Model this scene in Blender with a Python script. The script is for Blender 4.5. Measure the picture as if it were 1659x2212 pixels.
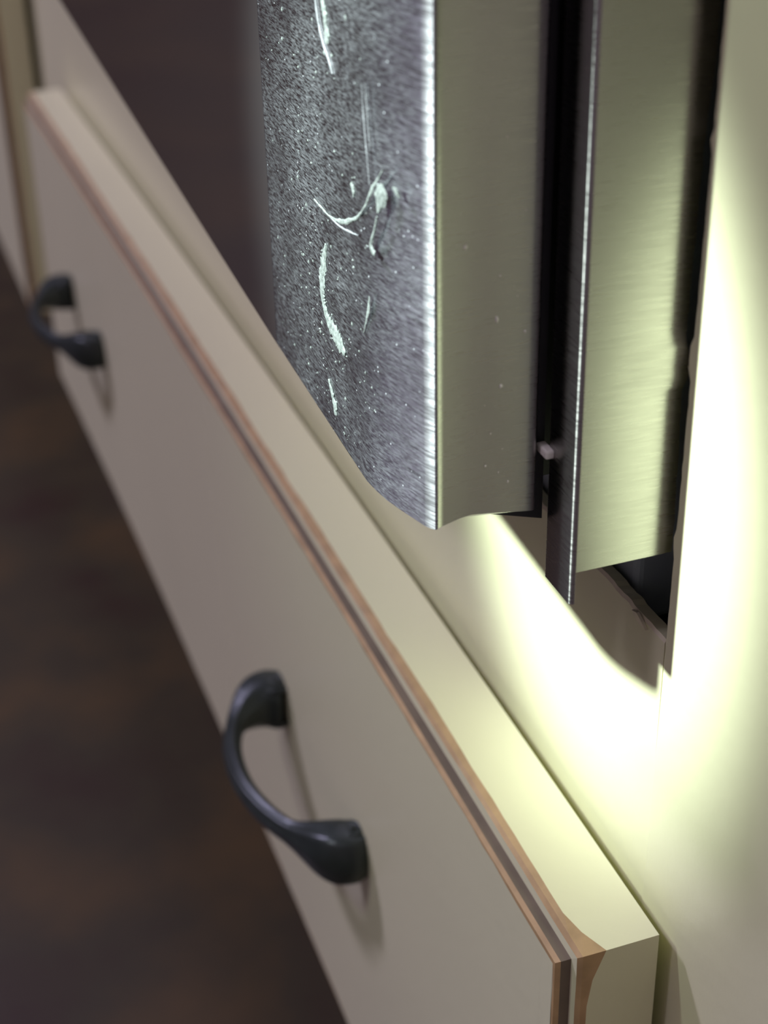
import bpy, bmesh, math, random
from mathutils import Vector, Matrix

scene = bpy.context.scene
for o in list(bpy.data.objects):
    bpy.data.objects.remove(o, do_unlink=True)
COL = scene.collection
rnd = random.Random(7)

# One model unit is 13 cm; the cabinet face is the plane y = 0, the room is y < 0.
S = 0.13
ZO = 0.52
def P(x, y, z):
    return Vector((x * S, y * S, z * S + ZO))

# ------------------------------------------------------------------ camera
cam_data = bpy.data.cameras.new('camera')
cam = bpy.data.objects.new('camera', cam_data)
COL.objects.link(cam)
scene.camera = cam
right = Vector((0.3406, 0.9400, -0.0201))
down = Vector((0.4689, -0.1884, -0.8629))
fwd = Vector((-0.8149, 0.2845, -0.5050))
m = Matrix((right, -down, -fwd)).transposed().to_4x4()
m.translation = P(0, -1, 0)
cam.matrix_world = m
cam_data.sensor_fit = 'VERTICAL'
cam_data.sensor_height = 36.0
cam_data.sensor_width = 27.0
cam_data.lens = 56.96
cam_data.clip_start = 0.01
cam_data.dof.use_dof = True
cam_data.dof.focus_distance = 2.36 * S
cam_data.dof.aperture_fstop = 15.5

# ------------------------------------------------------------------ world, lights, exposure
world = bpy.data.worlds.new('world')
scene.world = world
world.use_nodes = True
bg = world.node_tree.nodes['Background']
bg.inputs['Color'].default_value = (0.75, 0.62, 0.70, 1)
bg.inputs['Strength'].default_value = 0.12

def aim(o, target):
    o.rotation_euler = (target - o.location).to_track_quat('-Z', 'Y').to_euler()

FLASH = P(-2.30, -2.45, 0.94)
AIM = P(-1.965, 0, -1.055)
def spot(name, power, size_deg, blend, radius, color):
    ld = bpy.data.lights.new(name, 'SPOT')
    ld.energy = power; ld.spot_size = math.radians(size_deg); ld.spot_blend = blend
    ld.shadow_soft_size = radius; ld.color = color
    lo = bpy.data.objects.new(name, ld)
    lo.location = FLASH
    COL.objects.link(lo)
    aim(lo, AIM)
    return lo
spot('flashlight_beam', 36, 21.5, 0.86, 0.010, (0.88, 1.0, 0.96))
spot('flashlight_spill', 1.5, 64.0, 1.0, 0.010, (0.86, 1.0, 0.95))

ad = bpy.data.lights.new('ceiling_or_fill_light', 'AREA')
ad.shape = 'DISK'; ad.size = 0.35; ad.energy = 48; ad.color = (0.92, 0.825, 1.24)
ceil_l = bpy.data.objects.new('ceiling_or_fill_light', ad)
ceil_l.location = (-2.0, -1.45, 2.35)
COL.objects.link(ceil_l)

ad2 = bpy.data.lights.new('ceiling_or_fill_light', 'AREA')  # added fill lamp on the right, lightens the pantry's side
ad2.shape = 'DISK'; ad2.size = 0.35; ad2.energy = 9; ad2.color = (1.0, 0.88, 1.15)
fill_r = bpy.data.objects.new('ceiling_or_fill_light', ad2)
fill_r.location = (0.05, -1.5, 2.35)
COL.objects.link(fill_r)

vs = scene.view_settings
scene.display_settings.display_device = 'sRGB'
vs.view_transform = 'Standard'
vs.look = 'None'
vs.gamma = 1.0
vs.use_curve_mapping = False
vs.exposure = 0.0

# ------------------------------------------------------------------ materials
def new_mat(name):
    mt = bpy.data.materials.new(name)
    mt.use_nodes = True
    return mt, mt.node_tree.nodes, mt.node_tree.links, mt.node_tree.nodes['Principled BSDF']

def simple(name, col, rough=0.5, metal=0.0, noise=0.0, nscale=40.0, bump=0.0, bscale=300.0):
    mt, n, l, b = new_mat(name)
    b.inputs['Base Color'].default_value = (*col, 1)
    b.inputs['Roughness'].default_value = rough
    b.inputs['Metallic'].default_value = metal
    tc = n.new('ShaderNodeTexCoord')
    if noise > 0:
        nt = n.new('ShaderNodeTexNoise'); nt.inputs['Scale'].default_value = nscale
        nt.inputs['Detail'].default_value = 5
        l.new(tc.outputs['Object'], nt.inputs['Vector'])
        rp = n.new('ShaderNodeValToRGB')
        rp.color_ramp.elements[0].position = 0.3; rp.color_ramp.elements[1].position = 0.7
        rp.color_ramp.elements[0].color = (*[c * (1 - noise) for c in col], 1)
        rp.color_ramp.elements[1].color = (*[min(1, c * (1 + noise * .6)) for c in col], 1)
        l.new(nt.outputs['Fac'], rp.inputs['Fac']); l.new(rp.outputs['Color'], b.inputs['Base Color'])
    if bump > 0:
        nb = n.new('ShaderNodeTexNoise'); nb.inputs['Scale'].default_value = bscale
        nb.inputs['Detail'].default_value = 3
        l.new(tc.outputs['Object'], nb.inputs['Vector'])
        bp = n.new('ShaderNodeBump'); bp.inputs['Strength'].default_value = bump
        bp.inputs['Distance'].default_value = 0.0004
        l.new(nb.outputs['Fac'], bp.inputs['Height']); l.new(bp.outputs['Normal'], b.inputs['Normal'])
    return mt

CREAM = (0.76, 0.75, 0.485)
M_PAINT = simple('cream_paint', CREAM, 0.38, 0, 0.03, 9.0, 0.25, 260.0)
M_PAINT_EDGE = simple('chipped_paint_edge', (0.80, 0.76, 0.55), 0.6, 0, 0.1, 300)
M_WORN = simple('rubbed_through_wood', (0.48, 0.32, 0.15), 0.6, 0, 0.18, 160.0)
M_GLAZE = simple('brown_glaze', (0.18, 0.14, 0.095), 0.55, 0, 0.2, 90.0)
M_RAW = simple('raw_board', (0.42, 0.34, 0.22), 0.8, 0, 0.2, 200.0)
M_INNER = simple('cabinet_interior', (0.62, 0.58, 0.50), 0.8, 0, 0.15, 40.0)
M_CHASSIS = simple('slate_chassis', (0.42, 0.52, 0.52), 0.45, 0.0, 0.1, 60.0)
M_LINER = simple('shaded_liner', (0.02, 0.023, 0.025), 0.5)  # near-black colour holds the shade behind the oven door
M_BRONZE = simple('black_bronze', (0.040, 0.052, 0.047), 0.33, 0.25, 0.25, 120.0, 0.3, 500.0)
M_GLASS = simple('black_oven_glass', (0.55, 0.53, 0.55), 0.12, 0.96)
M_RESIDUE = simple('dried_residue', (0.135, 0.155, 0.145), 0.8, 0, 0.45, 900.0, 0.6, 1500)
M_SCRATCH = simple('scratch_metal', (0.18, 0.19, 0.20), 0.7, 0, 0.3, 900.0)
M_TAB = simple('pale_plastic', (0.82, 0.80, 0.72), 0.5, 0, 0.05, 100.0)

def steel(name, base, rough, dusty, brush=1.0, axis='X'):
    """brushed stainless: fine grain across the height, dust flecks and haze"""
    mt, n, l, b = new_mat(name)
    tc = n.new('ShaderNodeTexCoord')
    def stretch(sx, sy, sz, rot=0.0):
        mp = n.new('ShaderNodeMapping')
        mp.inputs['Scale'].default_value = (sx, sy, sz)
        mp.inputs['Rotation'].default_value = (0, rot, 0)
        l.new(tc.outputs['Object'], mp.inputs['Vector'])
        return mp
    mp = stretch(190, 190, 3000)
    g = n.new('ShaderNodeTexNoise'); g.inputs['Scale'].default_value = 1.0; g.inputs['Detail'].default_value = 4
    l.new(mp.outputs['Vector'], g.inputs['Vector'])
    bp = n.new('ShaderNodeBump'); bp.inputs['Strength'].default_value = 0.30 * brush
    bp.inputs['Distance'].default_value = 0.0002
    l.new(g.outputs['Fac'], bp.inputs['Height'])
    b.inputs['Base Color'].default_value = (*base, 1)
    b.inputs['Metallic'].default_value = 1.0
    rr = n.new('ShaderNodeMapRange')
    rr.inputs['From Min'].default_value = 0.35; rr.inputs['From Max'].default_value = 0.65
    rr.inputs['To Min'].default_value = rough * 0.85; rr.inputs['To Max'].default_value = rough * 1.2
    l.new(g.outputs['Fac'], rr.inputs['Value']); l.new(rr.outputs['Result'], b.inputs['Roughness'])
    b.inputs['Anisotropic'].default_value = 0.95
    b.inputs['Anisotropic Rotation'].default_value = 0.25
    tg = n.new('ShaderNodeTangent'); tg.direction_type = 'RADIAL'; tg.axis = 'Z'
    l.new(tg.outputs['Tangent'], b.inputs['Tangent'])
    l.new(bp.outputs['Normal'], b.inputs['Normal'])
    if dusty > 0:
        df = n.new('ShaderNodeBsdfDiffuse'); df.inputs['Color'].default_value = (0.50, 0.53, 0.56, 1)
        # haze of fine short strokes
        m2 = stretch(500, 500, 3000, 0.22)
        h = n.new('ShaderNodeTexNoise'); h.inputs['Scale'].default_value = 1.0; h.inputs['Detail'].default_value = 6
        h.inputs['Roughness'].default_value = 0.75
        l.new(m2.outputs['Vector'], h.inputs['Vector'])
        r1 = n.new('ShaderNodeMapRange'); r1.inputs['From Min'].default_value = 0.42; r1.inputs['From Max'].default_value = 0.82
        r1.inputs['To Max'].default_value = 0.36
        l.new(h.outputs['Fac'], r1.inputs['Value'])
        # broad patches that modulate it
        pz = n.new('ShaderNodeTexNoise'); pz.inputs['Scale'].default_value = 55; pz.inputs['Detail'].default_value = 4
        l.new(tc.outputs['Object'], pz.inputs['Vector'])
        r2 = n.new('ShaderNodeMapRange'); r2.inputs['From Min'].default_value = 0.35; r2.inputs['From Max'].default_value = 0.68
        r2.inputs['To Min'].default_value = 0.35
        l.new(pz.outputs['Fac'], r2.inputs['Value'])
        mu = n.new('ShaderNodeMath'); mu.operation = 'MULTIPLY'
        l.new(r1.outputs['Result'], mu.inputs[0]); l.new(r2.outputs['Result'], mu.inputs[1])
        # sparse bright specks
        v = n.new('ShaderNodeTexVoronoi'); v.inputs['Scale'].default_value = 800
        l.new(tc.outputs['Object'], v.inputs['Vector'])
        r3 = n.new('ShaderNodeMapRange'); r3.inputs['From Min'].default_value = 0.15; r3.inputs['From Max'].default_value = 0.07
        l.new(v.outputs['Distance'], r3.inputs['Value'])
        w = n.new('ShaderNodeSeparateColor'); l.new(v.outputs['Color'], w.inputs['Color'])
        r4 = n.new('ShaderNodeMath'); r4.operation = 'GREATER_THAN'; r4.inputs[1].default_value = 0.86
        l.new(w.outputs[0], r4.inputs[0])
        m3 = n.new('ShaderNodeMath'); m3.operation = 'MULTIPLY'
        l.new(r3.outputs['Result'], m3.inputs[0]); l.new(r4.outputs['Value'], m3.inputs[1])
        mx = n.new('ShaderNodeMath'); mx.operation = 'MAXIMUM'
        l.new(mu.outputs['Value'], mx.inputs[0]); l.new(m3.outputs['Value'], mx.inputs[1])
        ms = n.new('ShaderNodeMath'); ms.operation = 'MULTIPLY'; ms.inputs[1].default_value = dusty
        l.new(mx.outputs['Value'], ms.inputs[0])
        mix = n.new('ShaderNodeMixShader')
        l.new(ms.outputs['Value'], mix.inputs['Fac'])
        l.new(b.outputs['BSDF'], mix.inputs[1]); l.new(df.outputs['BSDF'], mix.inputs[2])
        l.new(mix.outputs['Shader'], n['Material Output'].inputs['Surface'])
    return mt
M_STEEL_FRONT = steel('scuffed_brushed_steel', (0.50, 0.50, 0.52), 0.28, 0.75, 0.6)
M_STEEL = steel('brushed_steel', (0.42, 0.42, 0.40), 0.30, 0.0, 0.5)

def floor_material():
    mt, n, l, b = new_mat('dark_brown_floor')
    tc = n.new('ShaderNodeTexCoord')
    a = n.new('ShaderNodeTexNoise'); a.inputs['Scale'].default_value = 13; a.inputs['Detail'].default_value = 5
    l.new(tc.outputs['Object'], a.inputs['Vector'])
    rp = n.new('ShaderNodeValToRGB')
    e = rp.color_ramp.elements
    e[0].position = 0.30; e[0].color = (0.038, 0.021, 0.011, 1)
    e[1].position = 0.72; e[1].color = (0.082, 0.053, 0.019, 1)
    k = rp.color_ramp.elements.new(0.5); k.color = (0.047, 0.037, 0.017, 1)
    l.new(a.outputs['Fac'], rp.inputs['Fac'])
    l.new(rp.outputs['Color'], b.inputs['Base Color'])
    b.inputs['Roughness'].default_value = 0.45
    return mt
M_FLOOR = floor_material()
M_WALL = simple('room_wall', (0.22, 0.17, 0.15), 0.8, 0, 0.05, 3.0)
M_BOUNCE = simple('pale_bounce_wall', (0.62, 0.55, 0.47), 0.85, 0, 0.04, 3.0)
M_CEIL = simple('room_ceiling', (0.55, 0.50, 0.46), 0.9, 0, 0.03, 3.0)

# ------------------------------------------------------------------ object helpers
def empty(name, loc, label, cat, group=None):
    o = bpy.data.objects.new(name, None)
    o.empty_display_size = 0.05
    COL.objects.link(o)
    o.location = loc
    o['label'] = label; o['category'] = cat
    if group: o['group'] = group
    return o

def root_loc(parent):
    v = Vector((0, 0, 0))
    while parent is not None:
        v += parent.location
        parent = parent.parent
    return v

def mesh_obj(name, bm, mats, parent=None, origin=None, smooth=False, label=None):
    """bm is in world coordinates; the object's origin goes to `origin`"""
    base = root_loc(parent)
    org = Vector(origin) if origin is not None else base
    bmesh.ops.translate(bm, verts=bm.verts, vec=-org)
    bmesh.ops.recalc_face_normals(bm, faces=bm.faces)
    me = bpy.data.meshes.new(name)
    bm.to_mesh(me); bm.free()
    for mt in (mats if isinstance(mats, (list, tuple)) else [mats]):
        me.materials.append(mt)
    if smooth:
        for p in me.polygons: p.use_smooth = True
    o = bpy.data.objects.new(name, me)
    COL.objects.link(o)
    o.location = org - base
    if parent is not None: o.parent = parent
    if label: o['label'] = label
    return o

def add_box(bm, a, b, mi=0, bevel=0.0, seg=2):
    """box between two model-unit corners"""
    x0, x1 = sorted((a[0], b[0])); y0, y1 = sorted((a[1], b[1])); z0, z1 = sorted((a[2], b[2]))
    vv = [bm.verts.new(P(x, y, z)) for x in (x0, x1) for y in (y0, y1) for z in (z0, z1)]
    idx = [(0, 1, 3, 2), (4, 6, 7, 5), (0, 4, 5, 1), (2, 3, 7, 6), (0, 2, 6, 4), (1, 5, 7, 3)]
    fs = [bm.faces.new([vv[i] for i in q]) for q in idx]
    for f in fs: f.material_index = mi
    if bevel > 0:
        es = list({e for f in fs for e in f.edges})
        bmesh.ops.bevel(bm, geom=es, offset=bevel * S, segments=seg, affect='EDGES', profile=0.5)
    return vv

def box_part(name, a, b, mat, parent, bevel=0.0, label=None, origin=None):
    bm = bmesh.new(); add_box(bm, a, b, 0, bevel)
    return mesh_obj(name, bm, mat, parent, origin=origin, label=label)

def structure(name, a, b, mat):
    """room shell in metres"""
    bm = bmesh.new()
    f = lambda q: (q[0] / S, q[1] / S, (q[2] - ZO) / S)
    add_box(bm, f(a), f(b))
    o = mesh_obj(name, bm, mat, None, origin=((a[0] + b[0]) / 2, (a[1] + b[1]) / 2, min(a[2], b[2])))
    o['kind'] = 'structure'
    return o

def prism(bm, pts, zbot, ztop, mi=0, nz=1):
    """extrude a plan polygon (model units); zbot may be a list with one value per point"""
    n = len(pts)
    zb = zbot if isinstance(zbot, (list, tuple)) else [zbot] * n
    rings = []
    for k in range(nz + 1):
        t = k / nz
        rings.append([bm.verts.new(P(p[0], p[1], zb[i] * (1 - t) + ztop * t)) for i, p in enumerate(pts)])
    for k in range(nz):
        for i in range(n):
            j = (i + 1) % n
            f = bm.faces.new((rings[k][i], rings[k][j], rings[k + 1][j], rings[k + 1][i]))
            f.material_index = mi
    fb = bm.faces.new(rings[0][::-1]); ft = bm.faces.new(rings[-1])
    return rings

def catmull(pts, sub):
    out = []
    n = len(pts)
    for i in range(n - 1):
        p0 = pts[max(i - 1, 0)]; p1 = pts[i]; p2 = pts[i + 1]; p3 = pts[min(i + 2, n - 1)]
        for k in range(sub):
            t = k / sub
            out.append(tuple(0.5 * (2 * b + (c - a) * t + (2 * a - 5 * b + 4 * c - d) * t * t + (3 * b - a - 3 * c + d) * t ** 3)
                             for a, b, c, d in zip(p0, p1, p2, p3)))
    out.append(tuple(pts[-1]))
    return out

# ------------------------------------------------------------------ room shell
structure('floor', (-4.2, -3.4, -0.05), (0.41, 0.66, 0.0), M_FLOOR)
structure('ceiling', (-4.2, -3.4, 2.45), (0.41, 0.66, 2.5), M_CEIL)
structure('wall_back', (-4.2, 0.60, 0.0), (0.41, 0.66, 2.45), M_WALL)
structure('wall_front', (-4.2, -3.4, 0.0), (0.41, -3.34, 2.45), M_WALL)
structure('wall_left', (-4.2, -3.34, 0.0), (-4.14, 0.60, 2.45), M_WALL)
structure('bounce_wall_right', (0.35, -3.34, 0.0), (0.41, 0.60, 2.45), M_BOUNCE)  # unseen wall added close and pale for the oven door's side to reflect

# ------------------------------------------------------------------ tall oven cabinet
cab = empty('oven_cabinet', P(-4.3, 0, -4), 'tall cream painted cabinet holding the oven with a wide drawer below it', 'cabinet')

def stile_left_x(z):
    return -1.659 + (z + 1.394) * 0.0167

def right_stile():
    bm = bmesh.new()
    zs = [-3.25, -2.6, -2.0, -1.7, -1.5, -1.42]
    z = -1.40
    while z < -0.3:
        zs.append(z); z += 0.016
    zs += [-0.2, 0.2, 1.0, 3.0, 8.0]
    prof = []
    for z in zs:
        j = 0.0
        if -1.40 < z < -0.3:
            j = rnd.uniform(-0.0009, 0.0009)
            if abs(z + 0.885) < 0.02: j += -0.008          # torn paint at the dent
            if abs(z + 1.17) < 0.012: j += -0.005
            if abs(z + 0.60) < 0.010: j += -0.005
        prof.append((stile_left_x(z) + j, z))
    xr = -0.2
    yb = 0.15
    yf = -0.0025
    cols = [(0.0, yb, 0), (0.0, 0.004, 0), (0.0006, 0.0015, 0), (0.002, -0.001, 0), (0.0045, -0.0021, 0), (0.007, yf, 1), (0.05, yf, 1), (None, yf, 1), (None, yb, 1)]
    rows = []
    for x, z in prof:
        rows.append([bm.verts.new(P(xr if c[0] is None else x + c[0], c[1], z)) for c in cols])
    for a, b in zip(rows[:-1], rows[1:]):
        for i in range(len(cols)):
            j = (i + 1) % len(cols)
            f = bm.faces.new((a[i], a[j], b[j], b[i]))
            f.material_index = 0
    bm.faces.new(rows[0]); bm.faces.new(rows[-1])
    return mesh_obj('right_stile', bm, [M_PAINT, M_RAW], cab, label='bright cream stile right of the oven')
right_stile()

def oven_rail():
    """rail under the oven; its top edge was cut by hand and is ragged where it shows"""
    bm = bmesh.new()
    xs = [-7.05, -5.5, -4.0, -3.0, -2.4, -2.2]
    x = -2.1
    while x < -1.68:
        xs.append(x); x += 0.011
    xs += [-1.675, -1.6612]
    rows = []
    for x in xs:
        j = rnd.uniform(-0.002, 0.002) if -2.1 <= x < -1.69 else 0.0
        zt = -1.333 + j
        rows.append([bm.verts.new(P(x, y, z)) for y, z in
                     ((0, -1.95), (0, zt - 0.006), (0.003, zt), (0.024, zt - 0.004), (0.032, -1.62), (0.15, -1.63), (0.15, -1.95))])
    for a, b in zip(rows[:-1], rows[1:]):
        for i in range(7):
            k = (i + 1) % 7
            f = bm.faces.new((a[i], a[k], b[k], b[i]))
            f.material_index = {0: 0, 1: 1, 2: 0, 3: 2, 4: 2, 5: 2, 6: 2}[i]
    bm.faces.new(rows[0]); bm.faces.new(rows[-1])
    return mesh_obj('oven_rail', bm, [M_PAINT, M_PAINT_EDGE, M_RAW], cab, label='cream rail under the oven, lit by the hot spot')
oven_rail()
# a lifted paint flake on the ragged rail edge
bm = bmesh.new()
fl = [(-1.752, -1.336), (-1.738, -1.332), (-1.722, -1.338), (-1.708, -1.345), (-1.728, -1.345), (-1.744, -1.342)]
top = [bm.verts.new(P(x, -0.006, z)) for x, z in fl]; bot = [bm.verts.new(P(x, -0.001, z)) for x, z in fl]
bm.faces.new(top); bm.faces.new(bot[::-1])
for i in range(6): bm.faces.new((top[i], top[(i + 1) % 6], bot[(i + 1) % 6], bot[i]))
mesh_obj('paint_flake', bm, M_PAINT_EDGE, cab, label='pale chip of paint on the cut edge')

box_part('left_stile', (-7.48, 0, -3.25), (-7.05, 0.15, 8.0), M_PAINT, cab, 0.004)
box_part('drawer_rail', (-7.05, 0, -3.25), (-1.6625, 0.15, -3.0), M_PAINT, cab, 0.004)
box_part('side_panel', (-1.62, 0.15, -4.0), (-1.47, 4.45, 8.0), M_INNER, cab)
box_part('side_panel', (-7.48, 0.15, -4.0), (-7.33, 4.45, 8.0), M_INNER, cab)
box_part('oven_shelf', (-7.33, 0.16, -1.75), (-1.62, 4.45, -1.63), M_INNER, cab)
box_part('bottom_panel', (-7.33, 0.16, -3.25), (-1.62, 4.45, -3.12), M_INNER, cab)
box_part('toe_kick', (-7.33, 0.55, -4.0), (-1.62, 0.68, -3.25), M_INNER, cab, label='dark recessed toe kick board')

# ---- drawer front with a routed, glazed and rubbed edge
def zt_warp(x): return -1.787 - 0.0041 * (x + 3.4) ** 2
def zb_warp(x): return -3.068 - 0.0130 * (x + 4.8) ** 2

def routed_front(name, x0, x1, ztf, zbf, parent, origin=None, y_back=-0.03, nlong=110, nshort=26, label=None, seed=1):
    r = random.Random(seed)
    # inset, y, jitter of y, jitter of inset, material of band after this ring
    ring_def = [(0.000, y_back, 0, 0, 0),
                (0.000, -0.146, 0.0025, 0, 1),
                (0.003, -0.156, 0, 0, 1),
                (0.009, -0.1625, 0, 0.0015, 0),
                (0.026, -0.1635, 0, 0, 2),
                (0.0275, -0.180, 0, 0, 1),
                (0.033, -0.187, 0, 0, 1),
                (0.038, -0.1875, 0, 0.003, 0)]
    bm = bmesh.new()
    # perimeter parameters: (u along x 0..1, v 0 bottom..1 top)
    per = []
    for i in range(nlong): per.append((i / nlong, 1.0))
    for i in range(nshort): per.append((1.0, 1 - i / nshort))
    for i in range(nlong): per.append((1 - i / nlong, 0.0))
    for i in range(nshort): per.append((0.0, i / nshort))
    slow = [0.0] * len(per)
    acc = 0.0
    for i in range(len(per)):
        acc = acc * 0.9 + r.uniform(-1, 1) * 0.45
        slow[i] = acc
    rings = []
    for q, (ins, y, jy, ji, mi) in enumerate(ring_def):
        ring = []
        for i, (u, v) in enumerate(per):
            a = ins + (ji * (slow[(i * 3) % len(per)] + r.uniform(-.5, .5)) if ji else 0)
            xx = (x0 + a) + (x1 - x0 - 2 * a) * u
            zt = ztf(x0 + (x1 - x0) * u) - a; zb = zbf(x0 + (x1 - x0) * u) + a
            yy = y
            if jy:
                yy += jy * (slow[i] + r.uniform(-.35, .35))
                # corners are rubbed through the most
                d = min(math.hypot((x1 - xx), (zt - (zb + (zt - zb) * v))), math.hypot((x1 - xx), (zb + (zt - zb) * v) - zb))
                yy += 0.026 * max(0.0, 1 - d / 0.09) ** 1.5
            ring.append(bm.verts.new(P(xx, yy, zb + (zt - zb) * v)))
        rings.append(ring)
    n = len(per)
    for q in range(len(rings) - 1):
        for i in range(n):
            j = (i + 1) % n
            f = bm.faces.new((rings[q][i], rings[q][j], rings[q + 1][j], rings[q + 1][i]))
            f.material_index = ring_def[q][4]
    f1 = bm.faces.new(rings[0]); f2 = bm.faces.new(rings[-1])
    bmesh.ops.triangulate(bm, faces=[f1, f2])
    return mesh_obj(name, bm, [M_PAINT, M_WORN, M_GLAZE], parent, origin=origin, label=label)

drawer = routed_front('drawer', -6.69, -1.558, zt_warp, zb_warp, cab,
                      label='wide cream drawer with a rubbed, brown-glazed edge')
box_m = bmesh.new()
add_box(box_m, (-6.6, -0.03, -2.95), (-1.75, 0.0, -2.05))
add_box(box_m, (-6.6, 0.0, -2.95), (-6.5, 3.8, -2.05)); add_box(box_m, (-1.85, 0.0, -2.95), (-1.75, 3.8, -2.05))
add_box(box_m, (-6.5, 3.7, -2.95), (-1.85, 3.8, -2.05)); add_box(box_m, (-6.5, 0.0, -2.95), (-1.85, 3.7, -2.90))
mesh_obj('drawer_box', box_m, M_INNER, drawer)

# ---- arched pulls
def handle_mesh(spine, z0, sc=1.0):
    bm = bmesh.new()
    pts = catmull([(p[0], p[1], z0) for p in spine], 6)
    n = len(pts)
    NS = 28
    rows = []
    L = [0.0]
    for a, b in zip(pts[:-1], pts[1:]): L.append(L[-1] + math.dist(a, b))
    tot = L[-1]
    for i, p in enumerate(pts):
        a = Vector(pts[max(i - 1, 0)]); b = Vector(pts[min(i + 1, n - 1)])
        t = (b - a).normalized()
        up = Vector((0, 0, 1)); side = t.cross(up).normalized()
        d = min(L[i], tot - L[i])
        # foot flare: wide block on the drawer, waist into the bar
        f = max(0.0, 1 - max(0.0, d - 0.045) / 0.155)
        f = f * f * (3 - 2 * f)
        f *= 1 - 0.16 * max(0.0, 1 - d / 0.045)
        hz = (0.027 + 0.039 * f) * sc      # half height
        hs = (0.021 + 0.034 * f) * sc      # half width
        if d < 0.012: hz *= 0.94; hs *= 0.94
        row = []
        for k in range(NS):
            an = 2 * math.pi * k / NS
            c, s = math.cos(an), math.sin(an)
            e = 0.62 + 0.38 * (1 - f)
            cx = math.copysign(abs(c) ** e, c); cz = math.copysign(abs(s) ** e, s)
            ridge = 1.0 + (0.11 * math.cos(7 * an)) * (1 - 0.75 * f)
            v = Vector(p) + side * (cx * hs * ridge) + up * (cz * hz * ridge)
            row.append(bm.verts.new(P(*v)))
        rows.append(row)
    for a, b in zip(rows[:-1], rows[1:]):
        for k in range(NS):
            bm.faces.new((a[k], a[(k + 1) % NS], b[(k + 1) % NS], b[k]))
    bm.faces.new(rows[0]); bm.faces.new(rows[-1])
    # scroll on top and bottom of each foot
    for end in (0, -1):
        foot = Vector(pts[end]); inner = Vector(pts[7 if end == 0 else -8])
        cen = foot.lerp(inner, 0.5)
        for sgn in (1, -1):
            prev = None
            for k in range(46):
                th = k / 45 * 4.4 * math.pi
                rr = (0.004 + 0.036 * k / 45) * sc
                h = z0 + sgn * (0.0625 - 0.012 * k / 45) * sc
                cpt = Vector((cen.x + rr * math.cos(th), cen.y + rr * math.sin(th) * 0.9, h))
                rad = Vector((math.cos(th), math.sin(th), 0))
                ring = []
                for q in range(6):
                    ph = 2 * math.pi * q / 6
                    v = cpt + rad * (0.0065 * math.cos(ph)) + Vector((0, 0, 0.0065 * math.sin(ph)))
                    ring.append(bm.verts.new(P(*v)))
                if prev:
                    for q in range(6):
                        bm.faces.new((prev[q], prev[(q + 1) % 6], ring[(q + 1) % 6], ring[q]))
                else:
                    bm.faces.new(ring)
                prev = ring
            bm.faces.new(prev)
    return bm
sp1 = [(-3.090, -.186), (-3.114, -.224), (-3.098, -.275), (-3.045, -.324), (-2.975, -.353), (-2.89, -.368), (-2.803, -.368),
       (-2.719, -.351), (-2.642, -.320), (-2.581, -.276), (-2.530, -.226), (-2.522, -.186)]
h1 = mesh_obj('handle', handle_mesh(sp1, -2.392), M_BRONZE, drawer, origin=P(-2.806, -.186, -2.392), smooth=True,
              label='near black arched pull with scrolled feet')
sp2 = [(x - 2.806, y) for x, y in sp1]
h2 = mesh_obj('handle', handle_mesh(sp2, -2.400), M_BRONZE, drawer, origin=P(-5.612, -.186, -2.400), smooth=True,
              label='far blurred black arched pull')

# ------------------------------------------------------------------ tall pantry cabinet on the left
pan = empty('pantry_cabinet', P(-9.2, 0, -4), 'blurred tall cream cabinet at the far left end beyond the drawer', 'cabinet')
routed_front('door', -11.0, -7.46, lambda x: 8.0, lambda x: -3.12, pan, nlong=20, nshort=120, seed=4,
             label='tall cream door with a rubbed edge')
bm = bmesh.new()
add_box(bm, (-11.1, 0.0, -3.25), (-7.485, 4.45, 8.0)); add_box(bm, (-11.1, 0.55, -4.0), (-7.485, 4.45, -3.25))
mesh_obj('body', bm, M_PAINT, pan)
box_part('bumper', (-7.7, -0.03, 5.0), (-7.6, 0.0, 5.1), M_TAB, pan)

# ------------------------------------------------------------------ built-in oven
oven = empty('wall_oven', P(-4.4, 0.1, -1.63), 'built-in oven with scratched stainless steel door in a cream cabinet', 'oven')

# door: plan profile from the rear of its right side round to the flat front
def door_front_y(x): return -0.258
DOOR = [(-1.7580, -0.1667), (-1.7545, -0.1674), (-1.7520, -0.1692), (-1.7505, -0.1720), (-1.7502, -0.1760), (-1.7504, -0.1840), (-1.7510, -0.2101), (-1.7520, -0.2405), (-1.7524, -0.2620), (-1.7518, -0.2796),
        (-1.7500, -0.3037), (-1.7489, -0.3123), (-1.7474, -0.3145), (-1.7486, -0.3168), (-1.7560, -0.3206), (-1.7640, -0.3244), (-1.7670, -0.3254), (-1.7840, -0.3300), (-1.8072, -0.3362),
        (-1.8300, -0.3419), (-1.8550, -0.3474), (-1.8850, -0.3525), (-1.9150, -0.3560), (-1.9964, -0.3560), (-2.1700, -0.3560), (-2.3567, -0.3560)]
def door_zb(x):
    # bottom edge, climbing slightly along the door
    pts = [(-1.7499, -1.1284), (-1.8662, -1.1318), (-1.9530, -1.1284), (-2.0224, -1.1232), (-2.1526, -1.1145), (-2.3696, -1.1006), (-2.8036, -1.0659), (-4.2532, -0.9435), (-6.0760, -0.7899)]
    if x >= pts[0][0]: return pts[0][1]
    for (a, za), (b, zb) in zip(pts[:-1], pts[1:]):
        if b <= x <= a: return za + (zb - za) * (x - a) / (b - a)
    return pts[-1][1]
door = None
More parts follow.
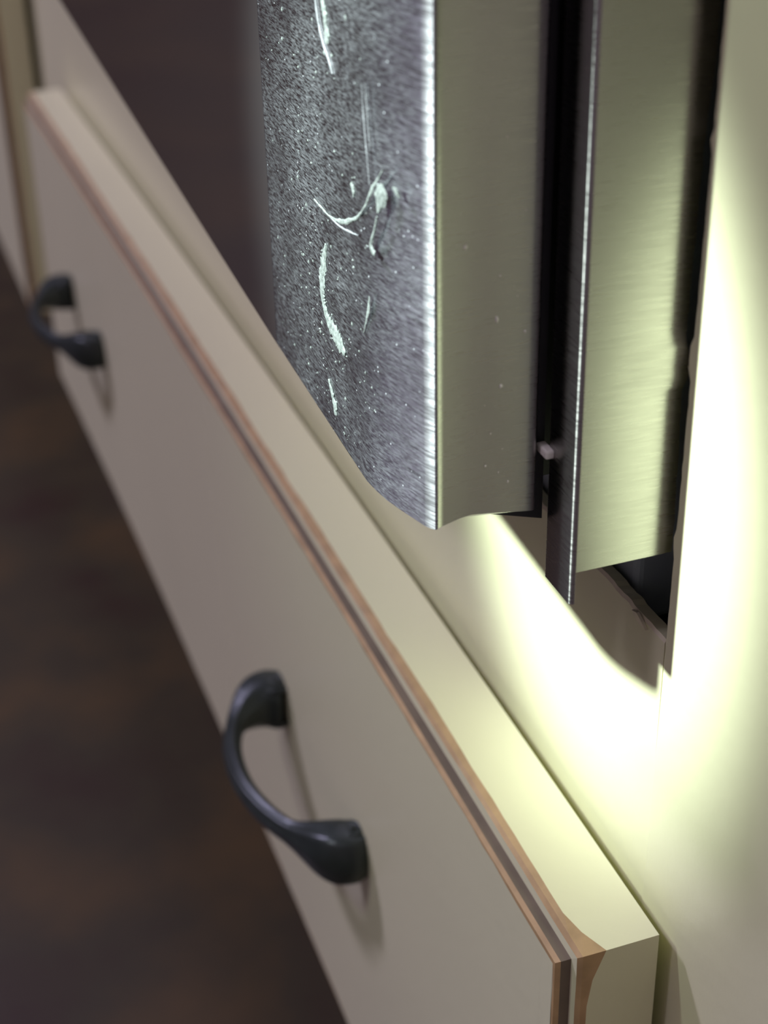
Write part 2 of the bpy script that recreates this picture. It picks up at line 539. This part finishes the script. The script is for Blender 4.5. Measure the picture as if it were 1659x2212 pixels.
def door_shell():
    bm = bmesh.new()
    back = [(-2.3567, -0.3446), (-1.9150, -0.3446), (-1.8384, -0.3340), (-1.7724, -0.3120), (-1.7811, -0.2605), (-1.7690, -0.1754)]
    pts = DOOR + back
    zb = [door_zb(p[0]) for p in pts]
    # the side's lower edge lifts a little towards the rear
    for i, p in enumerate(pts):
        if p[1] > -0.318:
            tab = [(-.3166, -1.1273), (-.2917, -1.1219), (-.2680, -1.1169), (-.2200, -1.1230), (-.1680, -1.1300)]
            yq = min(max(p[1], -.3166), -.1680)
            for (ya, za), (yb, zc) in zip(tab[:-1], tab[1:]):
                if ya <= yq <= yb: zb[i] = za + (zc - za) * (yq - ya) / (yb - ya)
    prism(bm, pts, zb, 3.0)
    for f in bm.faces: f.smooth = True
    for f in bm.faces:
        c = f.calc_center_median()
        x, y = c.x / S, c.y / S
        f.material_index = 1 if (x > -1.782 and y > -0.3149) else 0
    o = mesh_obj('door', bm, [M_STEEL_FRONT, M_STEEL], oven, origin=P(-1.9, -0.26, -1.13), smooth=True,
                 label='scratched brushed steel end of the oven door')
    return o
door = door_shell()
def smooth_by_angle(o, ang):
    me = o.data
    bm = bmesh.new(); bm.from_mesh(me)
    for e in bm.edges:
        if len(e.link_faces) == 2: e.smooth = e.calc_face_angle(0) < ang
    bm.to_mesh(me); bm.free()
smooth_by_angle(door, math.radians(35))

bm = bmesh.new()
gx = [-2.3574, -2.6, -3.2, -3.8, -4.55, -5.6, -6.95]
prism(bm, [(x, -0.3563) for x in gx] + [(x, -.19) for x in gx[::-1]], [door_zb(x) for x in gx] + [door_zb(x) for x in gx[::-1]], 3.0)
mesh_obj('glass_panel', bm, M_GLASS, door, label='black glass of the oven door')

# door liner seen below the side, its shade put into the colour
bm = bmesh.new()
prism(bm, [(-1.7955, -0.2662), (-1.7878, -0.2443), (-1.7745, -0.1461), (-2.3349, -0.1461), (-2.3349, -0.2662)], [-1.1341, -1.1379, -1.1608, -1.1608, -1.1341], 3.0)
mesh_obj('liner', bm, M_LINER, oven, label='inner liner behind the door side, coloured dark for its shade')

# bent trim channel: narrow front strip and the side flange running back into the opening
def trim_channel():
    bm = bmesh.new()
    XE, YF, XL, R, th = -1.6689, -0.1501, -1.7553, 0.0075, 0.005
    out = [(XL, YF + .048), (XL, YF + .010), (XL + .0015, YF + .0025), (XL + .007, YF), (XE - R, YF)]
    for k in range(1, 7):
        a = math.pi / 2 * k / 6
        out.append((XE - R + R * math.sin(a), YF + R - R * math.cos(a)))
    nfront = len(out)
    flange = [(XE, YF + R), (XE, -.09), (XE, -.04), (XE, 0.0018)]
    def offs(p, i):
        x, y = p
        if i < 2: return (x + th, y)
        if i < 5: return (max(x, XL + .007), y + th)
        if i < nfront:
            a = math.pi / 2 * (i - 4) / 6
            return (XE - R + (R - th) * math.sin(a), YF + R - (R - th) * math.cos(a))
        return (x - th, y)
    def sheet(poly, idx0, zb, ztop, zs=None, wav=False):
        inn = [offs(p, idx0 + i) for i, p in enumerate(poly)]
        zs = zs or [zb, ztop]
        rows = []
        for z in zs:
            row = []
            for i, p in enumerate(poly):
                y = p[1]; q = inn[i]; dx = 0
                if wav and i == len(poly) - 1:
                    w = 0.0022 * math.sin(z * 9.0) + rnd.uniform(-.0010, .0010)
                    if abs(z + 0.904) < 0.030: w += 0.011 * (1 - abs(z + 0.904) / 0.03); dx = 0.004
                    if -0.60 < z: w += 0.006 * min(1, (z + 0.60) / 0.1)
                    y += w; q = (q[0] + dx, q[1] + w)
                row.append((bm.verts.new(P(p[0] + dx, y, z)), bm.verts.new(P(q[0], q[1], z))))
            rows.append(row)
        m = len(poly)
        for a, b in zip(rows[:-1], rows[1:]):
            for i in range(m - 1):
                bm.faces.new((a[i][0], a[i + 1][0], b[i + 1][0], b[i][0]))
                bm.faces.new((a[i][1], b[i][1], b[i + 1][1], a[i + 1][1]))
            bm.faces.new((a[0][0], b[0][0], b[0][1], a[0][1]))
            bm.faces.new((a[-1][0], a[-1][1], b[-1][1], b[-1][0]))
        for row in (rows[0], rows[-1]):
            for i in range(m - 1):
                bm.faces.new((row[i][0], row[i][1], row[i + 1][1], row[i + 1][0]))
    sheet(out, 0, -1.2415, 3.0)
    zs = [-1.1899]
    z = -1.1759
    while z < -0.3:
        zs.append(z); z += 0.0125
    zs += [0.0, 0.6, 1.5, 3.0]
    sheet(flange, nfront, -1.1899, 3.0, zs, True)
    return mesh_obj('trim_channel', bm, [M_STEEL], oven, origin=P(-1.73, -0.06, -1.257), smooth=True,
                    label='bent steel side trim with its flange by the stile')
trim = trim_channel()
smooth_by_angle(trim, math.radians(30))

# small pale clip between the door and the trim
bm = bmesh.new(); add_box(bm, (-1.768, -.162, -1.046), (-1.735, -.148, -1.033), 0, 0.003)
mesh_obj('clip', bm, M_TAB, oven, label='small pale clip between door and trim')

# body inside the opening
bm = bmesh.new()
add_box(bm, (-6.85, 0.036, -1.415), (-1.818, 4.2, 3.0), 0, 0.012, 3)
mesh_obj('body', bm, M_CHASSIS, oven, smooth=False)
for x in (-6.6, -2.3):
    box_part('runner', (x, 0.25, -1.63), (x + 0.15, 3.9, -1.415), M_LINER, oven)
# front frame that carries door liner, set back against the face frame
box_part('front_frame', (-6.85, -0.104, -1.16), (-1.885, 0.036, 3.0), M_LINER, oven)

# ---- marks on the steel (their own thin crusts)
def door_normal(x):
    return Vector((0.36, -0.93, 0)).normalized() if x > -1.8409 else Vector((0, -1, 0))
def ribbon(name, pts, widths, mat, sub=5, thick=0.0016, rough=0.35, seed=0, label=None):
    r = random.Random(seed)
    cp = catmull(pts, sub)
    n = len(cp)
    bm = bmesh.new()
    rows = []
    for i, p in enumerate(cp):
        a = Vector(cp[max(i - 1, 0)]); b = Vector(cp[min(i + 1, n - 1)])
        t = (b - a).normalized(); nn = door_normal(p[0]); s = t.cross(nn).normalized()
        u = i / (n - 1) * (len(widths) - 1); k = min(int(u), len(widths) - 2)
        w = widths[k] + (widths[k + 1] - widths[k]) * (u - k)
        wl = w * (1 + r.uniform(-rough, rough)); wr = w * (1 + r.uniform(-rough, rough))
        c = Vector(p) + nn * 0.0006
        rows.append([bm.verts.new(P(*(c - s * wl / 2))), bm.verts.new(P(*(c - s * wl * .25 + nn * thick))),
                     bm.verts.new(P(*(c + s * wr * .25 + nn * thick))), bm.verts.new(P(*(c + s * wr / 2)))])
    for a, b in zip(rows[:-1], rows[1:]):
        for k in range(4):
            j = (k + 1) % 4
            bm.faces.new((a[k], a[j], b[j], b[k]))
    bm.faces.new(rows[0]); bm.faces.new(rows[-1])
    return mesh_obj(name, bm, mat, door, origin=P(*pts[0]), label=label)
Y = -0.3560
ribbon('drip_mark', [(-2.0442, Y, -0.4340), (-2.0381, Y, -0.4835), (-2.0303, Y, -0.4965), (-2.0277, Y, -0.5104), (-2.0242, Y, -0.5242), (-2.0267, Y, -0.5356)],
       [.012, .012, .018, .012, .020, .008], M_RESIDUE, seed=1, label='dried drip at the top edge')
ribbon('scratch', [(-2.0702, Y, -0.4600), (-2.0658, Y, -0.4895), (-2.0563, Y, -0.5164), (-2.0389, Y, -0.5399), (-2.0181, Y, -0.5555), (-2.0042, Y, -0.5703)],
       [.004, .004, .005, .002], M_SCRATCH, seed=2)
ribbon('scratch', [(-1.8888, Y, -0.5538), (-1.8861, Y, -0.5877), (-1.8793, Y, -0.6267), (-1.8714, -0.3551, -0.6779)], [.001, .002, .002, .001], M_SCRATCH, seed=3, thick=.0006)
ribbon('scratch', [(-1.8766, Y, -0.5503), (-1.8732, -0.3555, -0.5841), (-1.8662, -0.3551, -0.6284)], [.001, .002, .001], M_SCRATCH, seed=4, thick=.0006)
ribbon('scratch', [(-2.1110, Y, -0.7742), (-2.0754, Y, -0.7760), (-2.0381, Y, -0.7760), (-1.9973, Y, -0.7682), (-1.9564, Y, -0.7543), (-1.9174, Y, -0.7344),
                   (-1.8888, Y, -0.7118), (-1.8645, -0.3557, -0.6831), (-1.8436, -0.3546, -0.6631), (-1.8280, -0.3521, -0.6449)],
       [.002, .004, .003, .006, .007, .005, .003, .007, .004, .002], M_RESIDUE, seed=5, thick=.001, label='curved scratch across the steel')
ribbon('scratch', [(-2.0381, Y, -0.7769), (-1.9981, Y, -0.7760), (-1.9582, Y, -0.7699), (-1.9200, Y, -0.7621)], [.002, .003, .003, .001], M_SCRATCH, seed=6, thick=.0006)
ribbon('splash_mark', [(-1.8384, -0.3546, -0.6666), (-1.8332, -0.3538, -0.6770), (-1.8367, -0.3542, -0.6901), (-1.8410, -0.3549, -0.7048)], [.008, .028, .018, .003], M_RESIDUE, seed=7, rough=.2)
ribbon('splash_mark', [(-1.8080, -0.3462, -0.6614), (-1.8029, -0.3445, -0.6658), (-1.7968, -0.3420, -0.6727)], [.003, .007, .003], M_RESIDUE, seed=8)
ribbon('splash_mark', [(-1.9409, Y, -0.6970), (-1.9339, Y, -0.7048), (-1.9322, Y, -0.7135)], [.010, .009, .002], M_RESIDUE, seed=9)
ribbon('drip_mark', [(-1.8445, -0.3551, -0.7109), (-1.8506, -0.3555, -0.7265), (-1.8601, Y, -0.7422), (-1.8696, Y, -0.7569), (-1.8619, Y, -0.7638), (-1.8531, -0.3557, -0.7638)],
       [.003, .004, .005, .009, .011, .005], M_RESIDUE, seed=10)
ribbon('smear_mark', [(-2.0633, Y, -0.8246), (-2.0798, Y, -0.8602), (-2.0893, Y, -0.8854), (-2.0919, Y, -0.9080), (-2.0832, Y, -0.9262), (-2.0676, Y, -0.9417),
                      (-2.0432, Y, -0.9496), (-2.0172, Y, -0.9565), (-1.9912, Y, -0.9635)], [.005, .024, .026, .020, .018, .022, .032, .030, .008],
       M_RESIDUE, sub=8, rough=.3, seed=11, label='long pale dried smear on the steel')
ribbon('smear_mark', [(-1.8810, Y, -0.8333), (-1.8870, Y, -0.8559), (-1.8957, Y, -0.8723), (-1.9087, Y, -0.8975)], [.003, .009, .004, .001], M_RESIDUE, seed=12, thick=.0006)
ribbon('smear_mark', [(-2.0754, Y, -1.0399), (-2.0641, Y, -1.0555), (-2.0529, Y, -1.0685), (-2.0485, Y, -1.0867)], [.006, .012, .016, .010], M_RESIDUE, seed=13, rough=.5)

# grains of dust and dried specks, too many and too small to count
def specks():
    r = random.Random(21)
    bm = bmesh.new()
    def grain(c, nn, sz, el, mi=0):
        t = nn.cross(Vector((0, 0, 1))).normalized(); up = Vector((0, 0, 1))
        n = 6
        base = [bm.verts.new(P(*(c + t * math.cos(2 * math.pi * k / n) * sz * r.uniform(.6, 1.2) + up * math.sin(2 * math.pi * k / n) * sz * el * r.uniform(.6, 1.2)))) for k in range(n)]
        tip = bm.verts.new(P(*(c + nn * sz * .6)))
        for k in range(n): bm.faces.new((base[k], base[(k + 1) % n], tip)).material_index = mi
        bm.faces.new(base[::-1])
    for k in range(330):
        cl = r.random()
        if cl < .45: x = r.gauss(-2.08, .085); z = r.gauss(-0.95, .14)
        else: x = r.uniform(-2.34, -1.82); z = r.uniform(-1.12, -.38)
        if not (-2.35 < x < -1.8648) or z < door_zb(x) + .02: continue
        grain(Vector((x, -0.3562, z)), Vector((0, -1, 0)), abs(r.gauss(.0008, .0009)) + .0004, r.uniform(.6, 1.5))
    sx = lambda y: -1.7507 - 0.0016 * max(0.0, 1 - abs(-y - .262) / .082)
    for y, z, s in [(-0.274, -0.731, .003), (-0.230, -0.835, .0035), (-0.226, -0.776, .002), (-0.190, -0.858, .0022), (-0.223, -0.931, .0032),
                    (-0.243, -1.046, .0022), (-0.309, -0.737, .0015), (-0.220, -0.598, .0012), (-0.219, -1.024, .0012), (-0.210, -1.076, .0018),
                    (-0.236, -0.998, .0012), (-0.202, -0.807, .001), (-0.193, -0.694, .0012), (-0.245, -0.955, .001), (-0.224, -1.059, .0012)]:
        grain(Vector((sx(y) + .0004, y, z)), Vector((1, 0, 0)), s * 1.05, r.uniform(.8, 1.6), 1)
    o = mesh_obj('dust', bm, [M_RESIDUE, M_TAB], door, label='pale specks of dust on the steel')
    o['kind'] = 'stuff'
specks()
